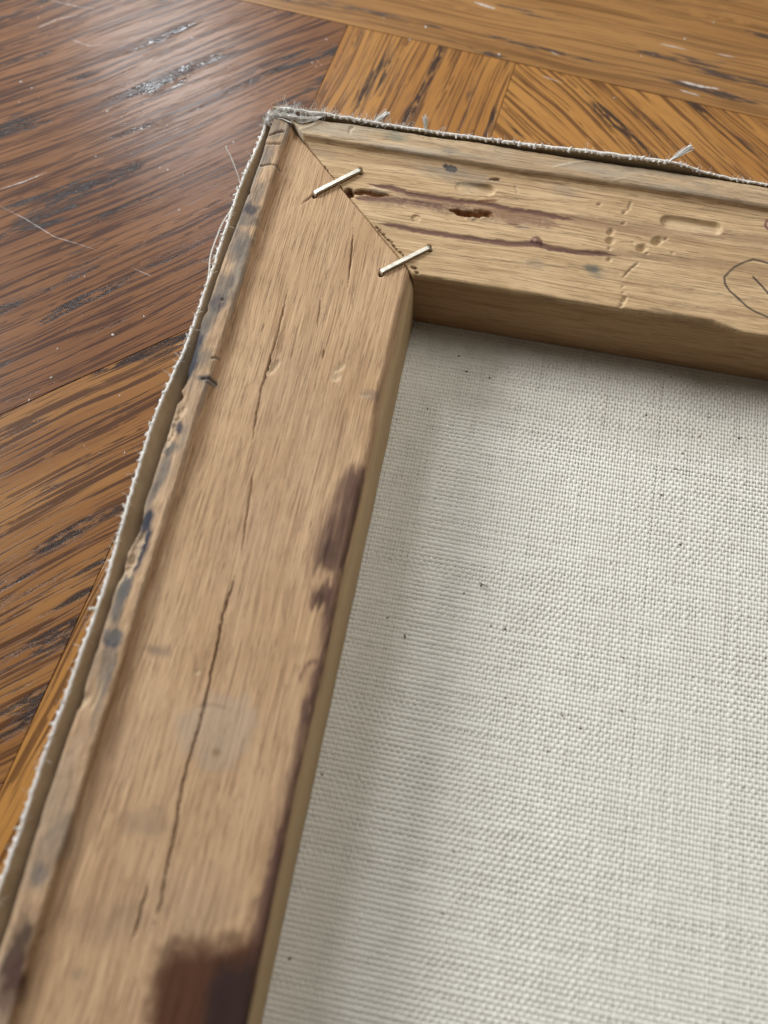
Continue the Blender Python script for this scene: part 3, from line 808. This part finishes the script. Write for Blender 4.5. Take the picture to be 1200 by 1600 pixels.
sfT.paint(ixl, .2 + .5 * sstep(.35, .7, g), (0.40, .345, .27))
sfT.stroke(pts([(858, 262), (895, 254), (933, 248)], HL), .22, (0.66, .54, .38), .8, .12, taper=.2, zw=.5)
sfT.stroke(pts([(952, 283), (985, 276)], HL), .15, (0.6, .48, .34), .6, .1, taper=.3, zw=.4)
sfT.stroke(pts([(545, 211), (548, 200), (556, 195)], HL), .25, (0.62, .5, .36), .7, -.35, taper=.2, jag=.5, zw=.5)
sfT.stroke(pts([(462, 203), (480, 199), (493, 193), (502, 187)], HL), .3, (0.62, .5, .36), .8, .25, taper=.2, jag=.3, zw=.7)
sfT.stroke(pts([(600, 191), (625, 197), (650, 203)], HL), .2, (0.2, .15, .1), .5, -.2, taper=.3, jag=.3)
# pen ring and the stroke inside it
PEN = (0.028, .026, .030)
ring = [(1200, 411), (1191, 408), (1177, 405), (1164, 409), (1149, 416), (1139, 425), (1132, 433), (1133, 444), (1141, 455), (1155, 467), (1168, 479), (1183, 488), (1200, 495), (1222, 498), (1245, 492), (1258, 470), (1252, 440), (1232, 420), (1215, 414), (1200, 411)]
sfT.stroke(pts(ring), .25, PEN, .88, 0, soft=.5, taper=0, jag=.15)
sfT.stroke(pts([(1175, 430), (1187, 443), (1200, 457), (1212, 471)]), .26, PEN, .9, 0, soft=.5, taper=.05)
sfT.stroke(pts([(1200, 343), (1197, 347), (1196, 352), (1199, 357), (1206, 360)]), .28, (0.12, .04, .06), .85, 0, soft=.5, taper=.1)
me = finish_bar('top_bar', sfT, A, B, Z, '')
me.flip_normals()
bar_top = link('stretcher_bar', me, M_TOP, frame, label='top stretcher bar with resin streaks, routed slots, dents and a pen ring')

# ---- staples
def staple(p_a, p_b, lift_a, lift_b):
    a = np.array([*p_a, 0.0]); b = np.array([*p_b, 0.0]); d = b - a; L = np.linalg.norm(d); d /= L; n = np.array([-d[1], d[0], 0])
    w, t = .58, .32                                    # half width, half thickness
    # centre line with rounded shoulders
    path = [a + [0, 0, -3.0], a + [0, 0, lift_a - .35], a + d * .12 + [0, 0, lift_a - .1], a + d * .4 + [0, 0, lift_a]]
    for k in range(1, 6): path.append(a + d * (L * k / 6) + [0, 0, lift_a + (lift_b - lift_a) * k / 6 + .06 * math.sin(k / 6 * math.pi)])
    path += [b - d * .4 + [0, 0, lift_b], b - d * .12 + [0, 0, lift_b - .1], b + [0, 0, lift_b - .35], b + [0, 0, -3.0]]
    path = np.array(path); T_ = np.gradient(path, axis=0); T_ /= np.linalg.norm(T_, axis=1)[:, None]
    N = np.cross(T_, n)
    sec = [(-w, -t * .55), (-w * .8, -t), (w * .8, -t), (w, -t * .55), (w, t * .55), (w * .8, t), (-w * .8, t), (-w, t * .55)]
    V = np.array([[c + n * u + Nn * v for (u, v) in sec] for c, Nn in zip(path, N)])
    m = len(sec); k = len(path); F = []
    for i in range(k - 1):
        for j in range(m):
            F.append((i * m + j, i * m + (j + 1) % m, (i + 1) * m + (j + 1) % m, (i + 1) * m + j))
    return V.reshape(-1, 3), np.array(F)
S1 = (at(492, 303, .3), at(563, 266, .3)); S2 = (at(596, 425, .3), at(671, 387, .3))
holes = []
for (a, b), la, lb, lab in ((S1, .62, .42, 'upper staple across the mitre joint'), (S2, .50, .38, 'lower staple across the mitre joint')):
    V, F = staple(a, b, la, lb)
    link('staple', mesh_from('staple', V, F, smooth=False), M_STEEL, frame, label=lab)
    for q, sg in ((a, -1), (b, 1)):
        holes.append((np.array(q) , (np.array(b) - np.array(a)) / np.linalg.norm(np.array(b) - np.array(a)) * sg))
# pry holes at the staple ends (cut into the wood, then update meshes)
for q, dr in holes:
    for sf in (sfL, sfT):
        sf.stroke([q - dr * .2 + [dr[1] * .4, -dr[0] * .4], q + dr * .35 - [dr[1] * .4, -dr[0] * .4]], .42, (0.035, .025, .02), .95, -2.2, soft=.35, taper=0, zw=.75)
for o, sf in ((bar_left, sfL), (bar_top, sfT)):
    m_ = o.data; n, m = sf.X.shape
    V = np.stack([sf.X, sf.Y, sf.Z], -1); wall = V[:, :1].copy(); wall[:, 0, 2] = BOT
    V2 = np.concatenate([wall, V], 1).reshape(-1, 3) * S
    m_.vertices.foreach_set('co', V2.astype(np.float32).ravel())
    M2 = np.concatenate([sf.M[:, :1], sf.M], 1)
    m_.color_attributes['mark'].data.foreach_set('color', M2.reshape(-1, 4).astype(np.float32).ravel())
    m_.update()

# ------------------------------------------------------------------ canvas: woven sheet inside the bars
WP, FP = .70, 1.02                 # spacing of the yarns that run in y and in x
X0, X1, Y0, Y1 = 41.0, 165.0, -232.0, -37.5
CZ = BOT - .35
def sag(x, y):
    return -.5 * np.sin(np.clip((x - X0) / (X1 - X0), 0, 1) * np.pi) * np.sin(np.clip((y - Y1) / (Y0 - Y1), 0, 1) * np.pi) + .12 * (fbm(x * .04, y * .04, 88) - .5)
def yarns(along, seed):
    r = np.random.default_rng(seed)
    if along == 'y':
        n = int((X1 - X0) / WP); cc = X0 + np.arange(n) * WP; pitch = FP; lo, hi = Y0, Y1; hw, hz, amp = .335, .20, .20
    else:
        n = int((Y1 - Y0) / FP); cc = Y0 + np.arange(n) * FP; pitch = WP; lo, hi = X0, X1; hw, hz, amp = .47, .21, .09
    st = pitch / 3.0; t = np.arange(lo, hi, st); m = len(t)
    C, Tt = np.meshgrid(cc, t, indexing='ij')
    idx = np.arange(n)[:, None]
    ph = np.pi * ((Tt - lo) / pitch + idx + (0 if along == 'y' else 1)) - (np.pi / 2) * 0
    if along == 'y': ph = np.pi * ((Tt - Y0) / FP + idx)
    else: ph = np.pi * ((Tt - X0) / WP + idx + 1)
    thick = (1 + r.normal(0, .10, (n, 1))) * (1 + .55 * (vnoise(Tt * .22, C * 3.1, seed) - .5) + .16 * (vnoise(Tt * 1.3, C * 5.7, seed + 3) - .5))
    xx_, yy_ = (C, Tt) if along == 'y' else (Tt, C)
    crimp = (fbm(xx_ * .035, yy_ * .035, 301, 3) - .5) * 2.2
    amp = amp * np.clip(1 + (.55 if along == 'y' else -1.1) * crimp, .2, 2.2)
    z = amp * np.cos(ph)
    shift = r.normal(0, .04, (n, 1)) + .16 * (vnoise(Tt * .09, C * .5, seed + 9) - .5)
    shift = shift + .30 * (fbm(Tt * .02, C * .02, seed + 20) - .5)
    width = hw * thick * (1 + .10 * np.cos(ph))
    K = 5; th = np.linspace(-np.pi * .52, np.pi * .52, K)
    V = np.empty((n, m, K, 3))
    off = width[..., None] * np.sin(th); zz = z[..., None] + (hz * (thick ** .8))[..., None] * np.cos(th)
    cpos = (C + shift)[..., None] + off; tpos = np.broadcast_to(Tt[..., None], cpos.shape)
    x, y = (cpos, tpos) if along == 'y' else (tpos, cpos)
    V[..., 0], V[..., 1] = x, y
    V[..., 2] = CZ + sag(x[..., 2:3], y[..., 2:3]) + zz
    base = (np.arange(n)[:, None, None] * m + np.arange(m - 1)[None, :, None]) * K + np.arange(K - 1)[None, None, :]
    a = base.ravel(); F = np.stack([a, a + 1, a + K + 1, a + K], -1)
    if along == 'x': F = F[:, ::-1]
    return V.reshape(-1, 3), F
V, F = join([yarns('y', 1), yarns('x', 2)])
canvas = link('canvas_cloth', mesh_from('canvas_cloth', V, F), M_CANVAS, frame, label='off-white woven cotton canvas seen from the back')
# solid ground of the cloth behind the yarns, reaching under the bars
n1, n2 = 40, 50
gx, gy = np.meshgrid(np.linspace(-1, X1 + 3, n1), np.linspace(Y0 - 4, 1, n2), indexing='ij')
top_ = np.stack([gx, gy, CZ - .17 + np.where((gx > X0) & (gy < Y1), sag(gx, gy), 0)], -1).reshape(-1, 3); bot_ = top_ - [0, 0, .5]
Fg = grid_faces(n1, n2)
link('canvas_ground', mesh_from('canvas_ground', np.concatenate([top_, bot_]), np.concatenate([Fg, Fg[:, ::-1] + len(top_)])), M_CANVAS, canvas)

# plant specks caught in the cotton
sp = [(1010, 648), (1155, 684), (1160, 683), (1140, 690), (1094, 681), (1108, 651), (1057, 732), (1034, 772), (755, 593), (1068, 707), (1064, 850), (840, 605), (600, 937), (567, 932), (605, 965), (632, 992), (603, 1013), (752, 914), (768, 977), (790, 982),
      (908, 1138), (973, 1110), (857, 1173), (710, 1331), (452, 1498), (691, 1427), (541, 1322), (600, 1384), (975, 1027), (1080, 1030), (785, 880), (725, 926), (673, 556), (717, 556), (729, 580), (765, 590), (724, 600), (668, 638), (782, 735), (660, 855),
      (503, 1210), (601, 1210), (695, 1560), (505, 1205), (1198, 1028), (880, 1118), (790, 1090), (633, 995)]
r = np.random.default_rng(8)
Pz = [tuple(at(x, y, BOT)) for x, y in sp] + [(r.uniform(46, 135), r.uniform(-195, -42)) for _ in range(130)]
parts = [flecks([p], .32 if i < len(sp) else .15, BOT - .12 + float(sag(p[0], p[1])), 100 + i) for i, p in enumerate(Pz)]
V, F = join(parts)
link('seed_flecks', mesh_from('seed_flecks', V, F), M_SEED, canvas, kind='stuff')
V, F = tube([(*at(748, 910, BOT), BOT + .1), (*at(755, 914, BOT), BOT + .25), (*at(763, 918, BOT), BOT + .1)], .1, 5)
link('bark_splinter', mesh_from('bark_splinter', V, F), M_SEED, canvas)

# ------------------------------------------------------------------ canvas edge turned up round the outside
edge_tab = [(-2, -.6), (0, -.8), (12.6, -1.3), (23.6, -2.2), (44, -2.1), (70, -2.3), (83, -3.7), (93, -3.9), (105, -3.6), (117, -2.9), (127, -2.5), (133, -2.7), (147, -2.9), (158, -3.3), (168, -3.2), (179, -3.4), (240, -3.8)]
b = np.arange(-1, 236, .34)
ex = interp_edge(edge_tab, b, 3); etop = .75 + .5 * (fbm(b * .08, b * 0, 3) - .5)
vv = np.linspace(0, 1, 34)
def flap_left():
    Vv, Bb = np.meshgrid(vv, b, indexing='ij')
    x = -.75 + (ex[None, :] + .75) * Vv ** 1.8; z = (BOT - .6) + (etop[None, :] - BOT + .6) * Vv
    h = (BOT - .6) + 19.5 * Vv
    w = .10 * np.sin(Bb * np.pi / FP) * np.sin(h * np.pi / WP * 1.0)
    inn = np.stack([x + w + .25, -Bb, z], -1); out = np.stack([x + w - .3, -Bb, z], -1)
    n, m = inn.shape[:2]
    V = np.concatenate([inn, out[::-1]], 0)
    return V.reshape(-1, 3), grid_faces(2 * n, m)
V, F = flap_left()
me = mesh_from('flap', V, F)
flapL = link('canvas_flap', me, M_FLAP, canvas, label='turned-up canvas edge along the outside of the left bar')
bx = np.arange(0, 168, .34)
ey = interp_edge([(0, .5), (12, .6), (26, .4), (40, .4), (55, .55), (70, .5), (86, .7), (99, .8), (108, .5), (121, .3), (170, .3)], bx, 3)
ez = interp_edge([(0, 2.5), (12, 2.6), (40, 2.4), (60, 2.7), (84, 3.6), (100, 3.8), (107, 2.6), (115, 2.0), (170, 1.8)], bx, 3)
def flap_top():
    Vv, Bb = np.meshgrid(vv, bx, indexing='ij')
    y = .55 + (ey[None, :] - .55) * Vv ** 2; z = (BOT - .6) + (ez[None, :] - BOT + .6) * Vv
    h = (BOT - .6) + 20.5 * Vv
    w = .09 * np.sin(Bb * np.pi / WP) * np.sin(h * np.pi / FP)
    inn = np.stack([Bb, y + w - .2, z], -1); out = np.stack([Bb, y + w + .3, z], -1)
    V = np.concatenate([inn, out[::-1]], 0); n, m = V.shape[:2]
    return V.reshape(-1, 3), grid_faces(n, m)
V, F = flap_top()
flapT = link('canvas_flap', mesh_from('flap', V, F), M_FLAP, canvas, label='turned-up canvas edge behind the top bar')

def fray(path_fn, s0, s1, period, amp, rad, seed):
    """the cut edge: yarn ends standing up in a small zigzag"""
    r = np.random.default_rng(seed); out = []; s = s0; k = 0
    P = []
    while s < s1:
        c, nrm = path_fn(s)
        P.append(c + nrm * amp * (1 if k % 2 else -1) * r.uniform(.3, 1.2) + [0, 0, r.uniform(-.15, .2)])
        s += period / 2 * r.uniform(.8, 1.2); k += 1
    out.append(tube(P, rad * .8, 7))
    # knobbly ends
    for i in range(0, len(P) - 1, 2):
        c = np.array(P[i]); d = r.normal(0, .35, 3) + [0, 0, .35]
        out.append(tube([c - d * .4, c, c + d * .9], [rad * .95, rad * .8, rad * .35], 6))
    return join(out)
def pathL(s):
    return np.array([np.interp(s, b, ex) - .05, -s, np.interp(s, b, etop) + .1]), np.array([1.0, 0, .2])
def pathT(s):
    return np.array([s, np.interp(s, bx, ey) - .2, np.interp(s, bx, ez) + .25]), np.array([0, 1.0, .2])
V, F = fray(pathL, -.5, 235, 2.0, .36, .42, 4)
link('frayed_edge', mesh_from('frayed_edge', V, F), M_YARN, flapL)
V, F = join([fray(pathT, 1.5, 58, 1.5, .28, .42, 5), fray(pathT, 58, 98, 1.3, .25, .5, 6), fray(pathT, 98, 166, 1.4, .18, .34, 7)])
link('frayed_edge', mesh_from('frayed_edge', V, F), M_YARN, flapT)

def fuzz(points, n, L, seed, rad=.035, dirn=(0, 0, 1), spread=1.0):
    r = np.random.default_rng(seed); out = []
    for k in range(n):
        p = np.array(points[r.integers(len(points))], float) + r.normal(0, .18, 3)
        d = np.array(dirn) + r.normal(0, spread, 3); d /= np.linalg.norm(d)
        l = L * r.uniform(.4, 1.3); bnd = r.normal(0, .45, 3) * l
        out.append(tube([p, p + d * l * .5 + bnd * .3, p + d * l + bnd], rad, 3))
    return join(out)
ptsL = [pathL(s)[0] for s in np.arange(0, 230, .5)]; ptsT = [pathT(s)[0] for s in np.arange(2, 150, .5)]
V, F = fuzz(ptsL, 420, 1.1, 1, dirn=(-.6, 0, .5)); link('frayed_fibres', mesh_from('f', V, F), M_FIBRE, flapL, kind='stuff')
near = [p for p in ptsT if p[0] < 34]
V, F = join([fuzz(ptsT, 260, 1.0, 2, dirn=(0, .6, .6)), fuzz(near, 260, 1.3, 3, dirn=(0, .7, .6))])
link('frayed_fibres', mesh_from('f', V, F), M_FIBRE, flapT, kind='stuff')

# corner fold: crumpled cloth bridging both flaps
def ribbon3(P, w, N, thick=.3):
    P = np.asarray(P, float); N = np.asarray(N, float); L = []
    for p in P: L.append([p, p + N * w, p + N * w + [0, 0, thick], p + [0, 0, thick]])
    V = np.array(L); n = len(P); F = []
    for i in range(n - 1):
        for j in range(4): F.append((i * 4 + j, i * 4 + (j + 1) % 4, (i + 1) * 4 + (j + 1) % 4, (i + 1) * 4 + j))
    F += [(0, 1, 2, 3), (n * 4 - 1, n * 4 - 2, n * 4 - 3, n * 4 - 4)]
    return V.reshape(-1, 3), np.array(F)
cpath = [(*at(416, 192, 1.6), 1.6), (*at(422, 184, 1.9), 1.9), (*at(432, 179, 2.3), 2.3), (*at(445, 180, 2.6), 2.6), (*at(458, 183, 2.7), 2.7), (*at(472, 188, 2.6), 2.6), (*at(490, 187, 2.4), 2.4), (*at(505, 181, 2.4), 2.4)]
rc = np.random.default_rng(21)
strands = [tube([np.array(p) + rc.normal(0, .32, 3) for p in cpath], .17, 5, twist=4, strands=2, sep=.5) for _ in range(7)]
V, F = join(strands + [ribbon3([(*at(424, 190, 1.0), 1.0), (*at(440, 186, 2.3), 2.3), (*at(455, 192, 2.2), 2.2)], .8, (.6, .4, -1))])
fold = link('corner_fold', mesh_from('corner_fold', V, F), M_YARN, canvas)
V, F = fuzz([np.array(p) for p in cpath], 700, 1.1, 12, dirn=(0, .5, .6)); link('frayed_fibres', mesh_from('f', V, F), M_FIBRE, fold, kind='stuff')

# loose threads
def thread(name, path, rad, lab, strands=2, twist=4.5):
    V, F = tube(path, rad, 6, twist=twist, strands=strands, sep=.55)
    return link(name, mesh_from(name, V, F), M_YARN, canvas, label=lab)
def lift(lst): return [(*at(x, y, z), z) for x, y, z in lst]
thread('loose_thread', lift([(377, 288, .8), (374, 280, 1.5), (371, 272, 2.2), (366, 258, 3.2), (360, 243, 4.2), (356, 236, 4.8), (352, 229, 5.2), (355, 228, 5.3)]), .17, 'short loose thread standing out from the upper left canvas edge')
thread('loose_thread', lift([(381, 270, 1), (376, 290, 1), (368, 312, .8), (360, 330, .6), (349, 346, .4), (344, 357, .3), (337, 375, .2), (331, 392, .2), (328, 405, .3), (327, 421, .4), (325, 440, .5), (320, 458, .7)]), .19, 'slack thread looping along the upper left canvas edge')
thread('loose_thread', lift([(150, 952, .9), (145, 949, 1.2), (139, 952, 1.6)]), .3, 'stubby thread end at the left canvas edge')
def tuft(a, b_, n, seed, lab, r0=.55, spread=.35):
    r = np.random.default_rng(seed); A_ = np.array(a, float); B_ = np.array(b_, float); out = []
    for k in range(n):
        e = B_ + r.normal(0, spread, 3); m = (A_ + e) / 2 + r.normal(0, .22, 3)
        out.append(tube([A_ + r.normal(0, .12, 3), m, e], .055, 3))
    out.append(tube([A_, (A_ + B_) / 2, A_ * .15 + B_ * .85], [r0 * .5, r0 * .6, r0 * .4], 7))
    V, F = join(out)
    return link('thread_tuft', mesh_from('thread_tuft', V, F), M_FIBRE, canvas, label=lab)
tuft(lift([(583, 192, 2.3)])[0], lift([(606, 177, 4.2)])[0], 60, 1, 'fluffy white thread end on the top edge nearest the corner')
tuft(lift([(665, 208, 2.2)])[0], lift([(665, 183, 5.0)])[0], 50, 2, 'upright white thread end on the top edge')
tuft(lift([(1046, 252, 2.2)])[0], lift([(1078, 230, 5.0)])[0], 60, 3, 'white thread end at the right part of the top edge')
